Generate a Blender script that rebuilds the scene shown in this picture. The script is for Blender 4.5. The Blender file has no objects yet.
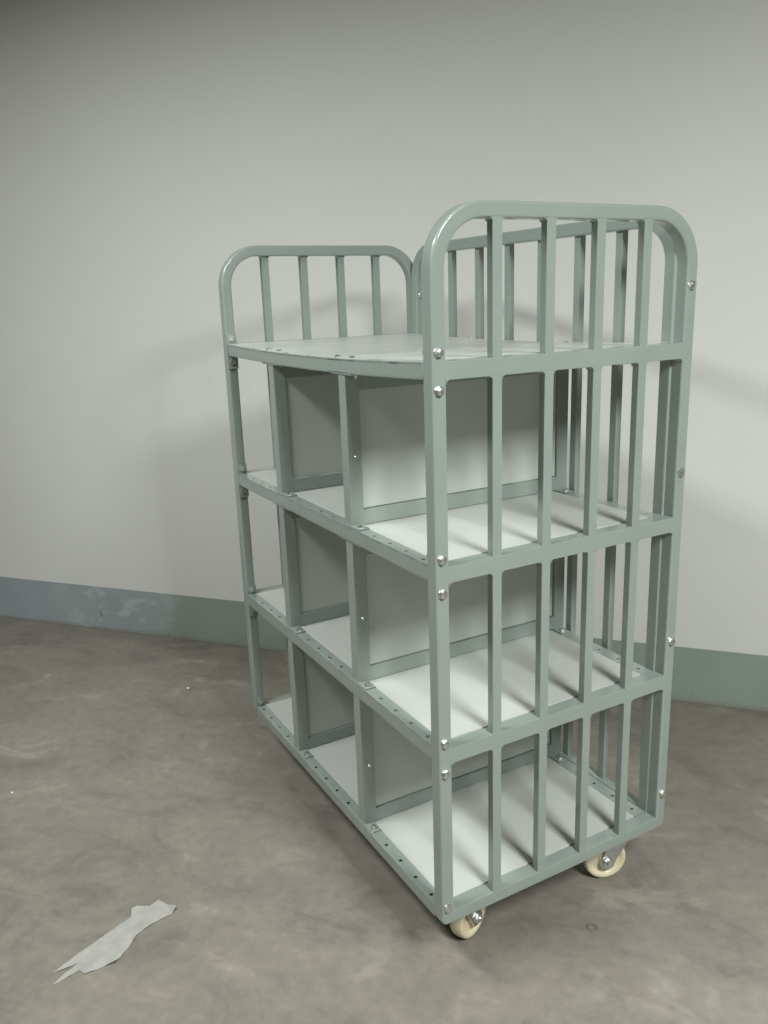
import bpy, bmesh, math, random
from mathutils import Vector, Matrix
random.seed(4)
C = bpy.context.scene.collection
scn = bpy.context.scene
PI = math.pi

# ------------------------------------------------------------------ dimensions (metres, floor at z = 0)
L, D = 1.031, 0.600            # trolley length (x from 0 to -L) and depth (y from 0 to D)
W, T = 0.027, 0.031            # frame tube: width in the plane of the frame, thickness across it
ZB, ZT = 0.127, 1.453          # underside and top of the frames
SHELF = [0.1536, 0.5034, 0.8542, 1.2042]   # top of each shelf
RH = 0.031                     # rail height
RO = 0.105                     # outer corner radius of the hoops

# ------------------------------------------------------------------ materials
def new_mat(name):
    m = bpy.data.materials.new(name); m.use_nodes = True
    nt = m.node_tree; b = nt.nodes['Principled BSDF']
    return m, nt, b
def lin(c):
    return tuple(((v/255)/12.92 if v/255 <= .04045 else ((v/255+.055)/1.055)**2.4) for v in c) + (1,)
def node(nt, t, **kw):
    n = nt.nodes.new(t)
    for k, v in kw.items():
        if k in n.inputs: n.inputs[k].default_value = v
        else: setattr(n, k, v)
    return n
def ramp(nt, fac, stops):
    r = nt.nodes.new('ShaderNodeValToRGB')
    e = r.color_ramp.elements
    while len(e) < len(stops): e.new(.5)
    for i, (p, c) in enumerate(stops): e[i].position = p; e[i].color = c
    nt.links.new(fac, r.inputs[0]); return r.outputs[0]
def mix(nt, fac, a, b, mode='MIX'):
    m = nt.nodes.new('ShaderNodeMix'); m.data_type = 'RGBA'; m.blend_type = mode
    for s, v in ((m.inputs[0], fac), (m.inputs[6], a), (m.inputs[7], b)):
        if hasattr(v, 'links'): nt.links.new(v, s)
        else: s.default_value = v
    return m.outputs[2]
def math_n(nt, op, a, b=None):
    n = nt.nodes.new('ShaderNodeMath'); n.operation = op
    for s, v in zip(n.inputs, (a, b)):
        if v is None: continue
        if hasattr(v, 'links'): nt.links.new(v, s)
        else: s.default_value = v
    return n.outputs[0]
def objco(nt, scale=(1,1,1)):
    t = nt.nodes.new('ShaderNodeTexCoord'); mp = nt.nodes.new('ShaderNodeMapping')
    mp.inputs['Scale'].default_value = scale
    nt.links.new(t.outputs['Object'], mp.inputs[0]); return mp.outputs[0]
def noise(nt, vec, scale, detail=4, rough=.5, dist=0):
    n = nt.nodes.new('ShaderNodeTexNoise'); nt.links.new(vec, n.inputs['Vector'])
    n.inputs['Scale'].default_value = scale; n.inputs['Detail'].default_value = detail
    n.inputs['Roughness'].default_value = rough; n.inputs['Distortion'].default_value = dist
    return n.outputs['Fac']
def bump(nt, b, h, strength, dist=.01):
    n = nt.nodes.new('ShaderNodeBump'); n.inputs['Strength'].default_value = strength
    n.inputs['Distance'].default_value = dist
    nt.links.new(h, n.inputs['Height']); nt.links.new(n.outputs[0], b.inputs['Normal'])

def m_paint():
    m, nt, b = new_mat('sage_enamel')
    v = objco(nt)
    f = noise(nt, v, 9, 3)
    c = ramp(nt, f, [(.3, lin((153,163,156))), (.7, lin((158,168,161)))])
    nt.links.new(c, b.inputs['Base Color'])
    b.inputs['Roughness'].default_value = .32
    b.inputs['Coat Weight'].default_value = .6; b.inputs['Coat Roughness'].default_value = .04
    bump(nt, b, noise(nt, v, 160, 2), .05, .002)
    return m
def m_board(name, c0, c1, rough):
    m, nt, b = new_mat(name)
    v = objco(nt)
    c = ramp(nt, noise(nt, v, 5, 4, .55), [(.3, lin(c0)), (.7, lin(c1))])
    nt.links.new(c, b.inputs['Base Color']); b.inputs['Roughness'].default_value = rough
    return m
def m_top_board():
    # white board with rubbed and chipped paint marks scattered along its edge
    m, nt, b = new_mat('scuffed_white_board')
    v = objco(nt)
    base = ramp(nt, noise(nt, v, 5, 4, .55), [(.3, lin((192,195,189))), (.7, lin((208,211,205)))])
    s = nt.nodes.new('ShaderNodeSeparateXYZ'); nt.links.new(v, s.inputs[0])
    edge = math_n(nt, 'LESS_THAN', s.outputs[1], .016)
    v2 = objco(nt, (9, 60, 1))
    chips = math_n(nt, 'GREATER_THAN', noise(nt, v2, 2.2, 3, .6), .6)
    c = mix(nt, math_n(nt, 'MULTIPLY', math_n(nt, 'MULTIPLY', edge, chips), .7), base, lin((120,124,116)))
    v3 = objco(nt, (3, 6, 1))
    sc = ramp(nt, noise(nt, v3, 3.5, 5, .7), [(.66, (0,0,0,1)), (.72, (1,1,1,1))])
    c = mix(nt, math_n(nt, 'MULTIPLY', sc, .22), c, lin((150,158,148)))
    nt.links.new(c, b.inputs['Base Color']); b.inputs['Roughness'].default_value = .38
    return m
def m_metal(name, col, rough):
    m, nt, b = new_mat(name)
    v = objco(nt)
    r = ramp(nt, noise(nt, v, 60, 3), [(.3, (rough*.8,)*3+(1,)), (.7, (rough*1.3,)*3+(1,))])
    nt.links.new(r, b.inputs['Roughness'])
    b.inputs['Base Color'].default_value = lin(col); b.inputs['Metallic'].default_value = 1
    return m
def m_plain(name, c0, c1, rough, scale=20, spec=.5):
    m, nt, b = new_mat(name)
    v = objco(nt)
    nt.links.new(ramp(nt, noise(nt, v, scale, 4), [(.3, lin(c0)), (.7, lin(c1))]), b.inputs['Base Color'])
    b.inputs['Roughness'].default_value = rough; b.inputs['Specular IOR Level'].default_value = spec
    return m
def m_wall():
    m, nt, b = new_mat('white_plaster')
    v = objco(nt)
    big = noise(nt, v, .9, 4, .5)
    c = ramp(nt, big, [(.3, lin((229,229,224))), (.7, lin((234,234,229)))])
    fl = math_n(nt, 'GREATER_THAN', noise(nt, v, 26, 2, .5), .79)
    c = mix(nt, math_n(nt, 'MULTIPLY', fl, .25), c, lin((170,172,165)))
    nt.links.new(c, b.inputs['Base Color'])
    b.inputs['Roughness'].default_value = .75; b.inputs['Specular IOR Level'].default_value = .3
    h = math_n(nt, 'ADD', noise(nt, v, 3, 3), math_n(nt, 'MULTIPLY', noise(nt, v, 90, 2), .06))
    bump(nt, b, h, .18, .02)
    return m
def m_band():
    # object x runs along the wall: grey-blue on the left, grey-green on the right, rubbed pale in places
    m, nt, b = new_mat('skirting_paint')
    v = objco(nt)
    s = nt.nodes.new('ShaderNodeSeparateXYZ'); nt.links.new(v, s.inputs[0])
    n1 = noise(nt, v, 3.5, 4, .6)
    edge = math_n(nt, 'ADD', s.outputs[0], math_n(nt, 'MULTIPLY', math_n(nt, 'SUBTRACT', n1, .5), .5))
    edge = math_n(nt, 'ADD', edge, math_n(nt, 'MULTIPLY', s.outputs[2], -.9))
    f = ramp(nt, math_n(nt, 'ADD', edge, .5), [(.44, (0,0,0,1)), (.52, (1,1,1,1))])
    green = ramp(nt, noise(nt, v, 6, 4), [(.3, lin((150,163,152))), (.7, lin((158,170,159)))])
    blue = ramp(nt, noise(nt, v, 6, 4), [(.3, lin((158,167,171))), (.7, lin((168,176,179)))])
    c = mix(nt, f, blue, green)
    near = ramp(nt, math_n(nt, 'ABSOLUTE', math_n(nt, 'ADD', s.outputs[0], .16)), [(.12, (1,1,1,1)), (.34, (0,0,0,1))])
    rub = ramp(nt, noise(nt, objco(nt, (1,1,2.2)), 7, 4, .6), [(.51, (0,0,0,1)), (.60, (1,1,1,1))])
    c = mix(nt, math_n(nt, 'MULTIPLY', math_n(nt, 'MULTIPLY', rub, near), .62), c, lin((196,202,201)))
    sp = math_n(nt, 'GREATER_THAN', noise(nt, v, 22, 1, .4), .77)
    c = mix(nt, math_n(nt, 'MULTIPLY', sp, .5), c, lin((78,84,78)))
    # floor dirt caught along the lowest couple of centimetres
    low = ramp(nt, math_n(nt, 'ADD', s.outputs[2], math_n(nt, 'MULTIPLY', n1, .03)), [(.018, (1,1,1,1)), (.034, (0,0,0,1))])
    c = mix(nt, math_n(nt, 'MULTIPLY', low, .65), c, lin((142,137,125)))
    nt.links.new(c, b.inputs['Base Color'])
    b.inputs['Roughness'].default_value = .6
    return m
def m_floor():
    m, nt, b = new_mat('worn_concrete')
    v = objco(nt)
    t = nt.nodes.new('ShaderNodeMapping'); nt.links.new(v, t.inputs[0])
    t.inputs['Rotation'].default_value = (0, 0, .75); t.inputs['Scale'].default_value = (1.0, 1.75, 1)
    big = noise(nt, v, 1.1, 4, .55, .4)
    mid = noise(nt, t.outputs[0], 3.6, 8, .64, .9)
    fine = noise(nt, v, 34, 5, .65)
    c = ramp(nt, big, [(.32, lin((124,118,109))), (.52, lin((137,131,122))), (.7, lin((147,142,133)))])
    c2 = ramp(nt, mid, [(.28, lin((98,92,84))), (.46, lin((134,128,119))), (.6, lin((147,140,129))), (.72, lin((178,171,160)))])
    c = mix(nt, .54, c, c2)
    c = mix(nt, .35, c, ramp(nt, fine, [(.3, (.34,.34,.34,1)), (.7, (.66,.66,.66,1))]), 'OVERLAY')
    # pale rubbed patches and dark specks
    pt = ramp(nt, noise(nt, t.outputs[0], 2.1, 5, .7, .8), [(.63, (0,0,0,1)), (.71, (1,1,1,1))])
    c = mix(nt, math_n(nt, 'MULTIPLY', pt, .4), c, lin((180,173,161)))
    dk = ramp(nt, noise(nt, v, 2.6, 6, .7, .6), [(.3, (1,1,1,1)), (.4, (0,0,0,1))])
    c = mix(nt, math_n(nt, 'MULTIPLY', dk, .35), c, lin((92,88,81)))
    nt.links.new(c, b.inputs['Base Color'])
    r = ramp(nt, mid, [(.3, (.42,)*3+(1,)), (.7, (.62,)*3+(1,))])
    nt.links.new(r, b.inputs['Roughness'])
    b.inputs['Specular IOR Level'].default_value = .35
    h = math_n(nt, 'ADD', math_n(nt, 'MULTIPLY', mid, .6), math_n(nt, 'MULTIPLY', fine, .25))
    bump(nt, b, h, .16, .01)
    return m

PAINT = m_paint()
BOARD = m_board('white_shelf_board', (196,198,193), (205,207,202), .45)
TOPBOARD = m_top_board()
PANEL = m_board('divider_board', (196,200,194), (204,208,202), .42)
ZINC = m_metal('zinc_bolt', (226,228,224), .36)
CHROME = m_metal('chrome_bracket', (205,208,208), .25)
NYLON = m_plain('cream_nylon', (226,213,180), (234,222,190), .38, 14)
DARKM = m_plain('dull_steel', (106,104,97), (122,119,111), .55, 60)
PAPER = m_plain('torn_paper', (160,158,152), (178,176,170), .8, 30, .2)
CRUMB = m_plain('plaster_crumb_white', (205,204,196), (222,220,212), .9, 40, .2)
WALLM, BANDM, FLOORM = m_wall(), m_band(), m_floor()
CEILM = m_plain('grey_ceiling', (118,121,114), (126,128,121), .9, 2, .2)
DARKWALL = m_plain('grey_wall_paint', (118,120,114), (126,128,122), .9, 2, .2)

# ------------------------------------------------------------------ mesh helpers
def box(bm, a, b, bev=0.0, seg=2):
    x0,y0,z0 = a; x1,y1,z1 = b
    r = bmesh.ops.create_cube(bm, size=1)
    vs = r['verts']
    bmesh.ops.scale(bm, verts=vs, vec=(x1-x0, y1-y0, z1-z0))
    bmesh.ops.translate(bm, verts=vs, vec=((x0+x1)/2, (y0+y1)/2, (z0+z1)/2))
    if bev > 0:
        es = list({e for v in vs for e in v.link_edges})
        bmesh.ops.bevel(bm, geom=es, offset=bev, segments=seg, profile=.5, affect='EDGES', clamp_overlap=True)
def cyl(bm, p, axis, r0, r1, h, seg=20, cap=True):
    q = Vector((0,0,1)).rotation_difference(Vector(axis).normalized())
    M = Matrix.Translation(Vector(p)) @ q.to_matrix().to_4x4() @ Matrix.Translation((0,0,h/2))
    bmesh.ops.create_cone(bm, cap_ends=cap, segments=seg, radius1=r0, radius2=r1, depth=h, matrix=M)
def lathe(bm, prof, M, seg=40):
    """closed profile [(r, h)...] turned about local z"""
    rings = []
    for i in range(seg):
        a = 2*PI*i/seg
        rings.append([bm.verts.new(M @ Vector((r*math.cos(a), r*math.sin(a), h))) for r, h in prof])
    n = len(prof)
    for i in range(seg):
        A, B = rings[i], rings[(i+1) % seg]
        for j in range(n):
            k = (j+1) % n
            bm.faces.new((A[j], B[j], B[k], A[k]))
def plate(bm, pts, z0, z1):
    """prism of an xy outline"""
    lo = [bm.verts.new((x, y, z0)) for x, y in pts]; hi = [bm.verts.new((x, y, z1)) for x, y in pts]
    bm.faces.new(list(reversed(lo))); bm.faces.new(hi)
    n = len(pts)
    for i in range(n):
        k = (i+1) % n
        bm.faces.new((lo[i], lo[k], hi[k], hi[i]))
def obj(name, bm, m, parent=None, angle=38):
    bmesh.ops.recalc_face_normals(bm, faces=bm.faces[:])
    me = bpy.data.meshes.new(name); bm.to_mesh(me); bm.free()
    for p in me.polygons: p.use_smooth = True
    me.set_sharp_from_angle(angle=math.radians(angle))
    me.materials.append(m)
    o = bpy.data.objects.new(name, me); C.objects.link(o)
    wn = o.modifiers.new('weighted_normals', 'WEIGHTED_NORMAL'); wn.keep_sharp = True; wn.weight = 100
    if parent: o.parent = parent
    return o
def dup(o, parent):
    c = o.copy(); C.objects.link(c); c.parent = parent
    for ch in list(o.children): dup(ch, c)
    return c
def tag(o, label, cat, group=None):
    o['label'] = label; o['category'] = cat
    if group: o['group'] = group
def thing(name, label, cat, loc=(0,0,0)):
    o = bpy.data.objects.new(name, None); C.objects.link(o); o.location = loc
    o.empty_display_size = .1
    tag(o, label, cat); return o
def struct(o): o['kind'] = 'structure'; return o

# rounded rectangular loop of tube: path in (s, z), tube width w in the plane, depth across it from b0 to b1
def hoop(bm, s0, s1, z0, z1, w, ro, rb, emit, b0, b1, rc=.0045):
    path = []   # (point on outer outline, inward normal, outer radius)
    def arc(cs, cz, r, a0, a1, n):
        for i in range(n+1):
            a = a0+(a1-a0)*i/n
            path.append((cs, cz, math.cos(a), math.sin(a), r))
    arc(s0+rb, z0+rb, rb, PI*1.5, PI, 5)
    arc(s0+ro, z1-ro, ro, PI, PI*.5, 18)
    arc(s1-ro, z1-ro, ro, PI*.5, 0, 18)
    arc(s1-rb, z0+rb, rb, 0, -PI*.5, 5)
    # section: (u inwards 0..w, b)
    sec = []
    for (uc, bc, a) in ((rc, b0+rc, PI), (w-rc, b0+rc, PI*1.5), (w-rc, b1-rc, 0), (rc, b1-rc, PI*.5)):
        for i in range(4):
            t = a + (PI/2)*i/3
            sec.append((uc+rc*math.cos(t), bc+rc*math.sin(t)))
    rings = []
    for cs, cz, ca, sa, r in path:
        ring = []
        for u, b in sec:
            if r-u > -1e9:
                rr = r-u
                # tight bottom corners: mitre the inside instead of letting it fold over
                if rr < .001:
                    sx = 1 if ca >= 0 else -1
                    ps = cs + (rr if abs(ca) > 1e-6 or True else 0)*sx
                    pz = cz - rr
                    ring.append(bm.verts.new(emit(ps, pz, b)))
                else:
                    ring.append(bm.verts.new(emit(cs+rr*ca, cz+rr*sa, b)))
        rings.append(ring)
    n = len(sec)
    for i in range(len(rings)):
        A, B = rings[i], rings[(i+1) % len(rings)]
        for j in range(n):
            k = (j+1) % n
            bm.faces.new((A[j], A[k], B[k], B[j]))
    bmesh.ops.remove_doubles(bm, verts=bm.verts[:], dist=1e-6)
    bmesh.ops.dissolve_degenerate(bm, edges=bm.edges[:], dist=1e-6)

# concave weld fillet in the corner (s, z) opening towards (ds, dz)
def fillet(bm, s, z, ds, dz, emit, b0, b1, r=.006):
    pts = [(s-.001*ds, z-.001*dz), (s+r*ds, z-.001*dz)]
    for i in range(6):
        a = (PI/2)*i/5
        pts.append((s+ds*(r-r*math.sin(a)), z+dz*(r-r*math.cos(a))))
    pts.append((s-.001*ds, z+r*dz))
    lo = [bm.verts.new(emit(p, q, b0)) for p, q in pts]; hi = [bm.verts.new(emit(p, q, b1)) for p, q in pts]
    bm.faces.new(lo); bm.faces.new(list(reversed(hi)))
    for i in range(len(pts)):
        k = (i+1) % len(pts); bm.faces.new((lo[i], lo[k], hi[k], hi[i]))

def bolt_mesh(r=.0078, shank=.0, nut=True):
    """local +z points out of the head; washer, hexagon head with domed top, shank and a nut on the far side"""
    bm = bmesh.new()
    cyl(bm, (0,0,0), (0,0,1), r*1.18, r*1.12, .0016, 24)
    cyl(bm, (0,0,.0016), (0,0,1), r, r, .0045, 6)
    cyl(bm, (0,0,.0061), (0,0,1), r*.82, r*.45, .0012, 16)
    if shank:
        cyl(bm, (0,0,-shank-.006), (0,0,1), r*.5, r*.5, shank+.006, 12)
        if nut:
            cyl(bm, (0,0,-shank-.0016), (0,0,1), r*1.15, r*1.15, .0016, 24)
            cyl(bm, (0,0,-shank-.0068), (0,0,1), r, r, .0055, 6)
    return bm
def place_bolt(proto, parent, p, axis, spin):
    o = bpy.data.objects.new('bolt', proto); C.objects.link(o); o.parent = parent
    q = Vector((0,0,1)).rotation_difference(Vector(axis).normalized())
    o.matrix_local = Matrix.Translation(Vector(p)) @ q.to_matrix().to_4x4() @ Matrix.Rotation(spin, 4, 'Z')
    return o
def mesh_of(bm, name):
    bmesh.ops.recalc_face_normals(bm, faces=bm.faces[:])
    me = bpy.data.meshes.new(name); bm.to_mesh(me); bm.free(); me.materials.append(ZINC)
    for p in me.polygons: p.use_smooth = True
    me.set_sharp_from_angle(angle=math.radians(30)); return me

# ------------------------------------------------------------------ the trolley
cart = thing('shelf_trolley', 'tall grey-green steel trolley with barred sides and four white-decked shelves standing on cream wheels', 'trolley')

EB_THRU = mesh_of(bolt_mesh(shank=T), 'bolt_through_post')
EB_BLIND = mesh_of(bolt_mesh(shank=T, nut=False), 'bolt_blind')
EB_DOUBLE = mesh_of(bolt_mesh(shank=T+.0296), 'bolt_through_two_posts')
SMALL = mesh_of(bolt_mesh(r=.0066, shank=.008), 'bolt_small')

BARS_Y = [.1304, .2435, .3565, .4696]
def end_frame(far):
    # b runs from the outer face (0) inwards to T
    if far: ex = lambda b: -L+b; sgn = -1
    else:   ex = lambda b: -b;   sgn = 1
    emit = lambda s, z, b: (ex(b), s, z)
    off = lambda z: -.0085*max(0, (z-ZB)/(ZT-ZB))**3 if far else 0      # the far frame leans out a little at its top
    def lean(m):
        for v in m.verts:
            v.co.x += off(v.co.z)
            if not far and v.co.y > .5: v.co.y += .0055*((v.co.y-.5)/.1)*max(0, (v.co.z-ZB)/(ZT-ZB))**2   # rear post splayed slightly
    bm = bmesh.new()
    hoop(bm, 0, D, ZB, ZT, W, RO, .012, emit, 0, T)
    for i, z in enumerate(SHELF):
        z0 = ZB+.001 if i == 0 else z-RH
        if i == 0: z0, z1 = ZB+.0005, z
        else: z1 = z
        a, b = sorted((ex(.0004), ex(T-.0004)))
        box(bm, (a, W-.004, z0), (b, D-W+.004, z1), .0018, 2)
        cols = [W]+sum([[y-.0102, y+.0102] for y in BARS_Y], [])+[D-W]
        for k in range(0, len(cols), 2):
            y0, y1 = cols[k], cols[k+1]
            if i > 0:
                fillet(bm, y0, z-RH, 1, -1, emit, .0006, .02); fillet(bm, y1, z-RH, -1, -1, emit, .0006, .02)
            if i == 3:
                zt = ZT-W
                if k > 0: fillet(bm, y0, zt, 1, -1, emit, .0006, .02, .004)
                if k < 8: fillet(bm, y1, zt, -1, -1, emit, .0006, .02, .004)
    # bracket tabs that carry the shelves, on the inner faces of the posts
    for i, z in enumerate(SHELF):
        for y0, y1 in ((-.0005 if far else .0030, .0275), (D-W-.001, D-.001)):
            a, b = sorted((ex(T-.0006), ex(T+.0026)))
            zlo = z-.066 if i else ZB+.004
            if y0 < .1: box(bm, (a, y0, zlo), (b, y1, z+.027), .0008, 1)
    lean(bm)
    f = obj('end_frame', bm, PAINT, cart)
    for y in BARS_Y:
        bb = bmesh.new()
        a, b = sorted((ex(.0009), ex(.0170)))
        box(bb, (a, y-.0102, ZB+.004), (b, y+.0102, ZT-.006), .0013, 2)
        lean(bb)
        obj('bar', bb, PAINT, f)
    for i, z in enumerate(SHELF):
        for dz in ((.0145, -.0475) if i else (.013,)):
            place_bolt(EB_THRU, f, (ex(0)+off(z+dz), .0118, z+dz), (sgn, 0, 0), random.uniform(0, 3))
    for z in (1.311, .947, .580, .214):
        place_bolt(EB_DOUBLE if far else EB_BLIND, f, (ex(0)+off(z), D-.0125, z), (sgn, 0, 0), random.uniform(0, 3))
    return f
end_frame(False); end_frame(True)

# back frame: hoop between the two end frames, six bars
bm = bmesh.new()
hoop(bm, -L+T-.0044, -T+.0044, ZB, ZT, .029, .098, .010, lambda s, z, b: (s, D-W-.0014+b, z), 0, W+.0006)
bf = obj('back_frame', bm, PAINT, cart)
for k in range(6):
    x = -.187-.1255*k
    bb = bmesh.new(); box(bb, (x-.0097, D-.018, ZB+.004), (x+.0097, D-.002, ZT-.006), .0013, 2)
    obj('bar', bb, PAINT, bf)

# shelves
HOLE_X = [-.0608*k for k in range(1, 17)]
DIV_X = (-.342, -.711)                          # centre lines of the two dividers
FEET = (-.304, -.669)                           # foot bolt positions
SAG = .0085
def sag(bm):
    """the top shelf hangs a little in the middle"""
    bmesh.ops.subdivide_edges(bm, edges=[e for e in bm.edges if abs(e.verts[0].co.x-e.verts[1].co.x) > .3], cuts=15)
    for v in bm.verts:
        t = (v.co.x + L/2)/(L/2-T)
        v.co.z -= SAG*max(0, 1-t*t)
X0, X1 = -T-.0008, -L+T+.0008
def flange(bm, y0, y1, z, th, holes, hy, rh):
    """top flange with punched holes along x"""
    xs = sorted(holes)
    m = rh*2.0
    cuts = [X1]
    for x in xs: cuts += [x-m, x+m]
    cuts.append(X0)
    for i in range(0, len(cuts), 2):
        box(bm, (cuts[i], y0, z-th), (cuts[i+1], y1, z))
    for x in xs:
        for zz in (z, z-th):
            outer, inner = [], []
            n = 16
            for k in range(n):
                a = 2*PI*k/n
                c, s = math.cos(a), math.sin(a)
                inner.append(bm.verts.new((x+rh*c, hy+rh*s, zz)))
                # push out to the rectangle
                sx = m/abs(c) if abs(c) > 1e-6 else 1e9
                sy = ((y1-hy) if s > 0 else (hy-y0))/abs(s) if abs(s) > 1e-6 else 1e9
                t = min(sx, sy)
                outer.append(bm.verts.new((x+t*c, hy+t*s, zz)))
            corners = []
            for k in range(n):
                j = (k+1) % n
                bm.faces.new((inner[k], inner[j], outer[j], outer[k]))
                a, b = outer[k].co, outer[j].co
                if abs(a.x-b.x) > 1e-6 and abs(a.y-b.y) > 1e-6:
                    cx = x+m if max(a.x, b.x) > x+m-1e-6 else x-m
                    cyy = y1 if max(a.y, b.y) > y1-1e-6 else y0
                    cv = bm.verts.new((cx, cyy, zz))
                    bm.faces.new((outer[k], outer[j], cv))
            if zz == z: top = inner
            else:
                for k in range(n):
                    j = (k+1) % n
                    bm.faces.new((top[k], top[j], inner[j], inner[k]))
def shelf(i, z):
    bm = bmesh.new()
    topmost = i == 3
    th = .0024
    fz = z-.0032 if topmost else z
    zl = ZB+.001 if i == 0 else z-RH+.0012
    if topmost:
        box(bm, (X1, .0018, fz-th), (X0, .029, fz)); box(bm, (X1, .541, fz-th), (X0, .572, fz))
    else:
        used = [x for x in HOLE_X]
        flange(bm, .0018, .0284, z, th, used, .0135, .0043)
        flange(bm, .541, .572, z, th, [x+.004 for x in HOLE_X], .555, .0043)
    # upright faces and lower lips
    box(bm, (X1, .0018, zl), (X0, .0044, (z-.0008) if topmost else fz-.0006), .0008, 1)
    box(bm, (X1, .0018, zl), (X0, .020, zl+th))
    box(bm, (X1, .5694, zl), (X0, .572, fz-.0006), .0008, 1)
    box(bm, (X1, .552, zl), (X0, .572, zl+th))
    # end angles and a middle stiffener under the board
    for a, b in ((X0-.003, X0), (X1, X1+.003)):
        box(bm, (a, .03, zl), (b, .54, z-.006))
    for xc in (-.36, -.67):
        box(bm, (xc-.012, .028, z-.024), (xc+.012, .545, z-.006))
    if topmost: sag(bm)
    s = obj('shelf', bm, PAINT, cart)
    bm = bmesh.new()
    if topmost: box(bm, (X1+.0005, .0050, z-.0030), (X0-.0005, .5715, z), .0006, 1); sag(bm)
    else: box(bm, (X1+.0015, .0290, z-.0050), (X0-.0015, .5402, z+.0002), .0006, 1)
    d = obj('deck', bm, TOPBOARD if topmost else BOARD, s)
    d['label'] = 'flat white shelf board'
    if topmost:
        for xc in DIV_X:
            for dx in (-.036, .028):
                x = xc+dx; t = (x+L/2)/(L/2-T); zz = z-SAG*(1-t*t)
                for y in (.0165, .557):
                    place_bolt(SMALL, s, (x, y, zz-.0036), (0,0,1), random.uniform(0,3))
    return s
for i, z in enumerate(SHELF): shelf(i, z)

# dividers: steel frame, inset panel, foot plates and bolts
def divider(xc, foot, i):
    z0 = SHELF[i]+.0004
    drop = 0
    if i == 2:
        t = (xc+L/2)/(L/2-T); drop = SAG*(1-t*t)
    z1 = SHELF[i+1]-RH-drop+(.0012)
    x0, x1 = xc-.015, xc+.015
    ya, yb, pw = .0050, .5800, .031
    bm = bmesh.new()
    box(bm, (x0, ya, z0), (x1, ya+pw, z1), .0022, 2)
    box(bm, (x0, yb-pw, z0), (x1, yb, z1), .0022, 2)
    box(bm, (x0+.0003, ya+pw-.003, z0+.0006), (x1-.0003, yb-pw+.003, z0+.033), .0018, 2)
    box(bm, (x0+.0003, ya+pw-.003, z1-.036), (x1-.0003, yb-pw+.003, z1-.0006), .0018, 2)
    for yy in (.0035, .543):
        box(bm, (xc-.012, yy, z0), (foot+.0115, yy+.0255, z0+.003), .0008, 1)          # foot plate
        box(bm, (xc-.047, yy-.001, z1-.003), (xc+.047, yy+.0275, z1+.0002), .0008, 1)  # top plate
    tilt = -.006 if (i == 2 and xc < -.5) else 0                                       # one divider stands slightly out of plumb
    def shear(m):
        for v in m.verts: v.co.x += tilt*(v.co.z-z0)/(z1-z0)
    shear(bm)
    f = obj('divider_frame', bm, PAINT, cart)
    bm = bmesh.new()
    box(bm, (xc+.005, ya+pw+.0020, z0+.0345), (xc+.0095, yb-pw-.0020, z1-.030), .0005, 1)
    for yy, zz in ((ya+pw, z0+.05), (ya+pw, z1-.06), (yb-pw-.004, z0+.05), (yb-pw-.004, z1-.06)):
        box(bm, (xc+.002, yy-.001, zz), (xc+.0055, yy+.005, zz+.012))                       # clips holding the panel
    shear(bm)
    p = obj('panel', bm, PANEL, f); p['label'] = 'flat pale grey-white panel'
    for y in (.0165, .556):
        place_bolt(SMALL, f, (foot, y, z0+.003), (0,0,1), random.uniform(0,3))
        place_bolt(SMALL, f, (xc+.030+tilt, y, z1-.003), (0,0,-1), random.uniform(0,3))
    if xc > -.5:
        bm = bmesh.new(); cyl(bm, (0,0,0), (1,0,0), .0042, .003, .0022, 14)
        r = obj('rivet', bm, ZINC, f); r.location = (x1, ya+.017, z0+.46*(z1-z0))
for i in range(3):
    for xc, ft in zip(DIV_X, FEET): divider(xc, ft, i)

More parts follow.
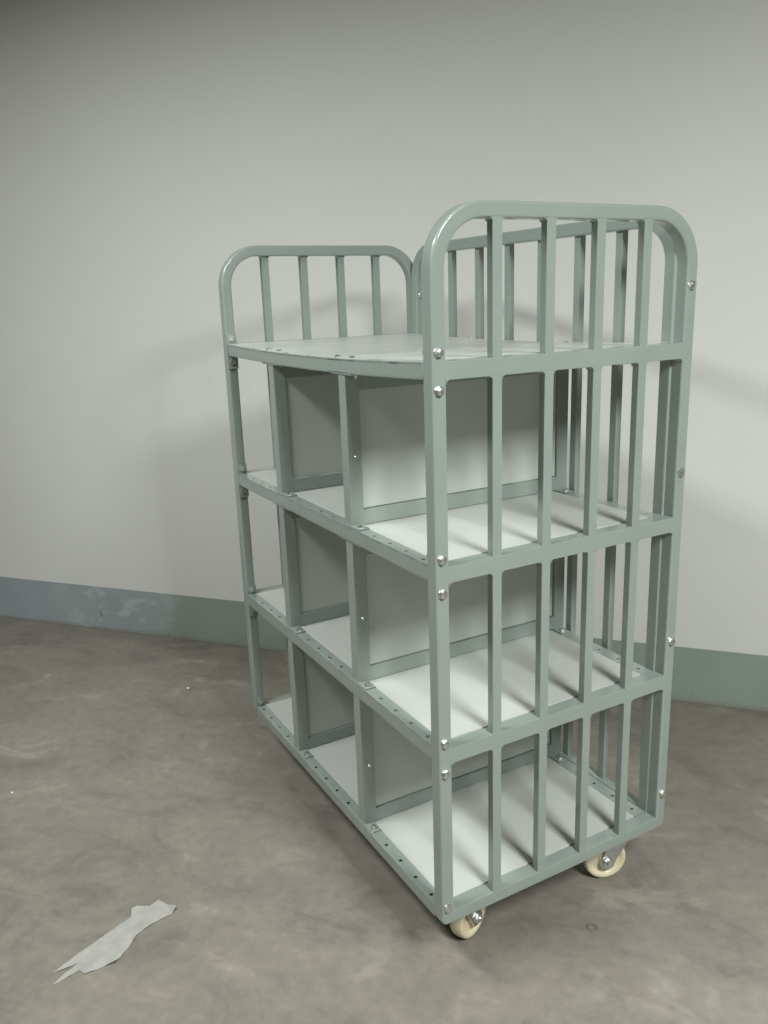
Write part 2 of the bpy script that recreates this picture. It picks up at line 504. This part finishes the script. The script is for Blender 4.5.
# casters
def caster(px, py, ang, wheel_dir):
    """pivot at (px, py); ang = heading of the axle; wheel_dir = +1/-1 trail side"""
    R_, HW = .050, .016
    ax = Vector((math.cos(ang), math.sin(ang), 0)); tr = Vector((-math.sin(ang), math.cos(ang), 0))*wheel_dir
    wc = Vector((px, py, 0)) + tr*.030 + Vector((0,0,R_))
    M = Matrix.Identity(4)
    M.col[0].xyz = ax; M.col[1].xyz = Vector((0,0,1)).cross(ax); M.col[2].xyz = (0,0,1); M.translation = (px, py, 0)
    side = wheel_dir
    bm = bmesh.new()
    box(bm, (-.038, -.044, .1225), (.038, .044, .1266), .0015, 1)                     # mounting plate
    cyl(bm, (0,0,.112), (0,0,1), .026, .024, .011, 28)                                # swivel race
    cyl(bm, (0,0,.1065), (0,0,1), .021, .026, .006, 28)
    # yoke: crown and two tapering legs
    box(bm, (-.0232, -.024 if side > 0 else -.024, .1035), (.0232, .024, .1075), .0015, 1)
    for s in (-1, 1):
        y1 = .030*side
        outl = [(-.022, .1070), (.022, .1070), (y1+.018, R_-.002), (y1+.0125, R_-.0145), (y1, R_-.019), (y1-.0125, R_-.0145), (y1-.018, R_-.002)]
        if side < 0: outl = [(-.022, .1070), (.022, .1070), (y1+.018, R_-.002), (y1+.0125, R_-.0145), (y1, R_-.019), (y1-.0125, R_-.0145), (y1-.018, R_-.002)]
        xa = s*.0205; xb = s*.0235
        lo = [bm.verts.new((xa, p, q)) for p, q in outl]; hi = [bm.verts.new((xb, p, q)) for p, q in outl]
        bm.faces.new(lo); bm.faces.new(list(reversed(hi)))
        for k in range(len(outl)):
            j = (k+1) % len(outl); bm.faces.new((lo[k], lo[j], hi[j], hi[k]))
    bm.transform(M)
    c = obj('caster', bm, CHROME, cart); c['label'] = 'bright metal swivel bracket with cream wheel'
    q = Vector((0,0,1)).rotation_difference(ax).to_matrix().to_4x4()
    WM = Matrix.Translation(wc) @ q
    bm = bmesh.new()
    prof = [(.0065, -.0175), (.016, -.0175), (.018, -.012), (.034, -.0105), (.039, -HW), (.0455, -HW), (.0485, -.0125), (.0497, -.006),
            (.0500, 0), (.0497, .006), (.0485, .0125), (.0455, HW), (.039, HW), (.034, .0105), (.018, .012), (.016, .0175), (.0065, .0175)]
    lathe(bm, prof, WM, 48)
    w = obj('wheel', bm, NYLON, c, 50); w['label'] = 'cream nylon wheel'
    bm = bmesh.new()
    A = WM
    for s in (-1, 1):
        q2 = Vector((0,0,1)).rotation_difference(ax*s).to_matrix().to_4x4()
        p = wc + ax*s*.0235
        cyl(bm, p, ax*s, .0125, .0115, .0022, 24); cyl(bm, p+ax*s*.0022, ax*s, .0100, .0100, .0045, 6); cyl(bm, p+ax*s*.0067, ax*s, .006, .0045, .003, 14)
    cyl(bm, wc-ax*.0235, ax, .0062, .0062, .047, 14)
    obj('axle_bolt', bm, ZINC, c)
caster(-.058, .512, math.radians(-20), -1)
caster(-.071, .088, math.radians(22), 1)
caster(-L+.080, .110, math.radians(10), 1)
caster(-L+.065, D-.085, math.radians(20), 1)

# ------------------------------------------------------------------ scraps on the floor
strip = [(.0,0)]
def poly_sheet(name, pts, zs, m, th):
    """thin crumpled sheet: outline in xy (world), height per corner"""
    bm = bmesh.new()
    vs = [bm.verts.new((x, y, z)) for (x, y), z in zip(pts, zs)]
    f = bm.faces.new(vs)
    bmesh.ops.triangulate(bm, faces=[f], ngon_method='BEAUTY')
    bmesh.ops.subdivide_edges(bm, edges=bm.edges[:], cuts=2, use_grid_fill=True)
    for v in bm.verts: v.co.z += .0012*(math.sin(v.co.x*140+v.co.y*60)+math.sin(v.co.y*170-v.co.x*40)+2)*.5
    r = bmesh.ops.solidify(bm, geom=bm.faces[:], thickness=th)
    lowest = min(v.co.z for v in bm.verts)
    for v in bm.verts: v.co.z -= lowest - .0002
    return obj(name, bm, m, None, 25)
STRIP = [(-0.3982, -0.673, 0.001), (-0.4126, -0.6528, 0.001), (-0.4205, -0.6353, 0.001), (-0.4313, -0.6175, 0.001), (-0.4291, -0.646, 0.001), (-0.4303, -0.6655, 0.001), (-0.4415, -0.6441, 0.001), (-0.4574, -0.61, 0.002), (-0.4806, -0.5568, 0.001), (-0.4964, -0.5208, 0.001), (-0.5076, -0.4921, 0.001), (-0.5279, -0.486, 0.006), (-0.5293, -0.4724, 0.007), (-0.519, -0.4478, 0.001), (-0.524, -0.4265, 0.006), (-0.5034, -0.4119, 0.001), (-0.4802, -0.3982, 0.008), (-0.4703, -0.4109, 0.001), (-0.4604, -0.4623, 0.001), (-0.446, -0.4944, 0.001), (-0.4175, -0.5194, 0.001), (-0.4012, -0.5389, 0.001), (-0.392, -0.5521, 0.006), (-0.3937, -0.5739, 0.001), (-0.3942, -0.6108, 0.001), (-0.41, -0.618, 0.001), (-0.4018, -0.6502, 0.001)]
ps = poly_sheet('paper_scrap', [p[:2] for p in STRIP], [p[2] for p in STRIP], PAPER, .0005)
tag(ps, 'torn off-white strip of paper lying on the bare concrete floor', 'paper')

bm = bmesh.new()
lathe(bm, [(.0055, 0), (.0125, 0), (.0128, .0010), (.0120, .0018), (.0062, .0018), (.0055, .0012)], Matrix.Identity(4), 32)
ws = obj('washer', bm, DARKM); ws.location = ((0.0437, 0.3474)[0], (0.0437, 0.3474)[1], .0002)
tag(ws, 'small round dull metal washer lying flat on the floor in front of the trolley', 'washer')

def crumb(p, r, label):
    bm = bmesh.new()
    bmesh.ops.create_icosphere(bm, subdivisions=2, radius=r)
    for v in bm.verts:
        v.co *= 1+random.uniform(-.22, .22); v.co.z *= .55; v.co.x *= 1.4
    lo = min(v.co.z for v in bm.verts)
    for v in bm.verts: v.co.z -= lo
    o = obj('plaster_crumb', bm, CRUMB, None, 20); o.location = (p[0], p[1], 0)
    tag(o, label, 'crumb')
crumb((-1.5393, -0.0588), .006, 'white plaster crumb on the floor between the skirting and the trolley')
crumb((-1.1788, -0.6676), .004, 'tiny white plaster crumb on the floor near the left edge of the photo')

# ------------------------------------------------------------------ room (aligned with the wall behind the trolley)
e = Vector((.7582, .6520, 0)); nrm = Vector((.6520, -.7582, 0))   # along the wall, out of the wall
O = Vector((-2.1, -.036, 0))                                       # a point on the wall face
RM = Matrix.Identity(4)
RM.col[0].xyz = e; RM.col[1].xyz = -nrm; RM.col[2].xyz = (0,0,1); RM.translation = O
# room frame: x along the wall (right), y into the wall, z up
def room_box(name, a, b, m):
    bm = bmesh.new(); box(bm, a, b)
    o = obj(name, bm, m); o.matrix_world = RM; return struct(o)
XL, XR, YF, H = -5.5, 9.5, -9.0, 3.2
room_box('wall_back', (XL, 0, 0), (XR, .12, H), WALLM)
room_box('wall_left', (XL-.12, YF, 0), (XL, .12, H), DARKWALL)
room_box('wall_right', (XR, YF, 0), (XR+.12, .12, H), DARKWALL)
room_box('wall_front', (XL-.12, YF-.12, 0), (XR+.12, YF, H), DARKWALL)
room_box('ceiling', (XL-.12, YF-.12, H), (XR+.12, .12, H+.1), CEILM)
bm = bmesh.new(); box(bm, (XL-.12, YF-.12, -.1), (XR+.12, .12, 0))
fl = obj('floor', bm, FLOORM); fl.matrix_world = RM; struct(fl)
bm = bmesh.new(); box(bm, (XL, -.0025, 0), (XR, 0, .190), .0008, 1)
bb = obj('baseboard_back', bm, BANDM); bb.matrix_world = RM; struct(bb)

# ------------------------------------------------------------------ light: ceiling lamps of the room
def area(name, loc, sx, sy, power, rz, col=(1,1,1)):
    d = bpy.data.lights.new(name, 'AREA'); d.shape = 'RECTANGLE'; d.size = sx; d.size_y = sy
    d.energy = power; d.color = col
    o = bpy.data.objects.new(name, d); C.objects.link(o); o.location = loc; o.rotation_euler = (0, 0, rz)
    return o
COL = (.948, 1.0, .972)
LZ = 2.46
area('ceiling_lamp', (2.10, .15, LZ), 1.1, .60, 124, 0, COL)
area('ceiling_lamp', (-.45, -1.32, LZ), 1.2, .40, 54, 0, COL)
w = bpy.data.worlds.new('room_air'); scn.world = w; w.use_nodes = True
w.node_tree.nodes['Background'].inputs[0].default_value = (.9, 1, .92, 1)
w.node_tree.nodes['Background'].inputs[1].default_value = .05

# ------------------------------------------------------------------ camera
cd = bpy.data.cameras.new('camera'); cam = bpy.data.objects.new('camera', cd); C.objects.link(cam)
yaw, pitch, roll = 1.0665, .2524, -.0347
cy, sy, cp, sp = math.cos(yaw), math.sin(yaw), math.cos(pitch), math.sin(pitch)
fw = Vector((-sy*cp, cy*cp, -sp)); r = Vector((cy, sy, 0)); u = r.cross(fw)
r2 = r*math.cos(roll)+u*math.sin(roll); u2 = -r*math.sin(roll)+u*math.cos(roll)
M = Matrix.Identity(4); M.col[0].xyz = r2; M.col[1].xyz = u2; M.col[2].xyz = -fw; M.translation = (1.1323, -.7230, 1.3048)
cam.matrix_world = M
cd.sensor_fit = 'VERTICAL'; cd.sensor_height = 24; cd.sensor_width = 18; cd.lens = 824.66*24/1024
cd.clip_start = .02
scn.camera = cam

vs = scn.view_settings
vs.view_transform = 'Standard'; vs.look = 'None'; vs.gamma = 1; vs.use_curve_mapping = False; vs.exposure = 0
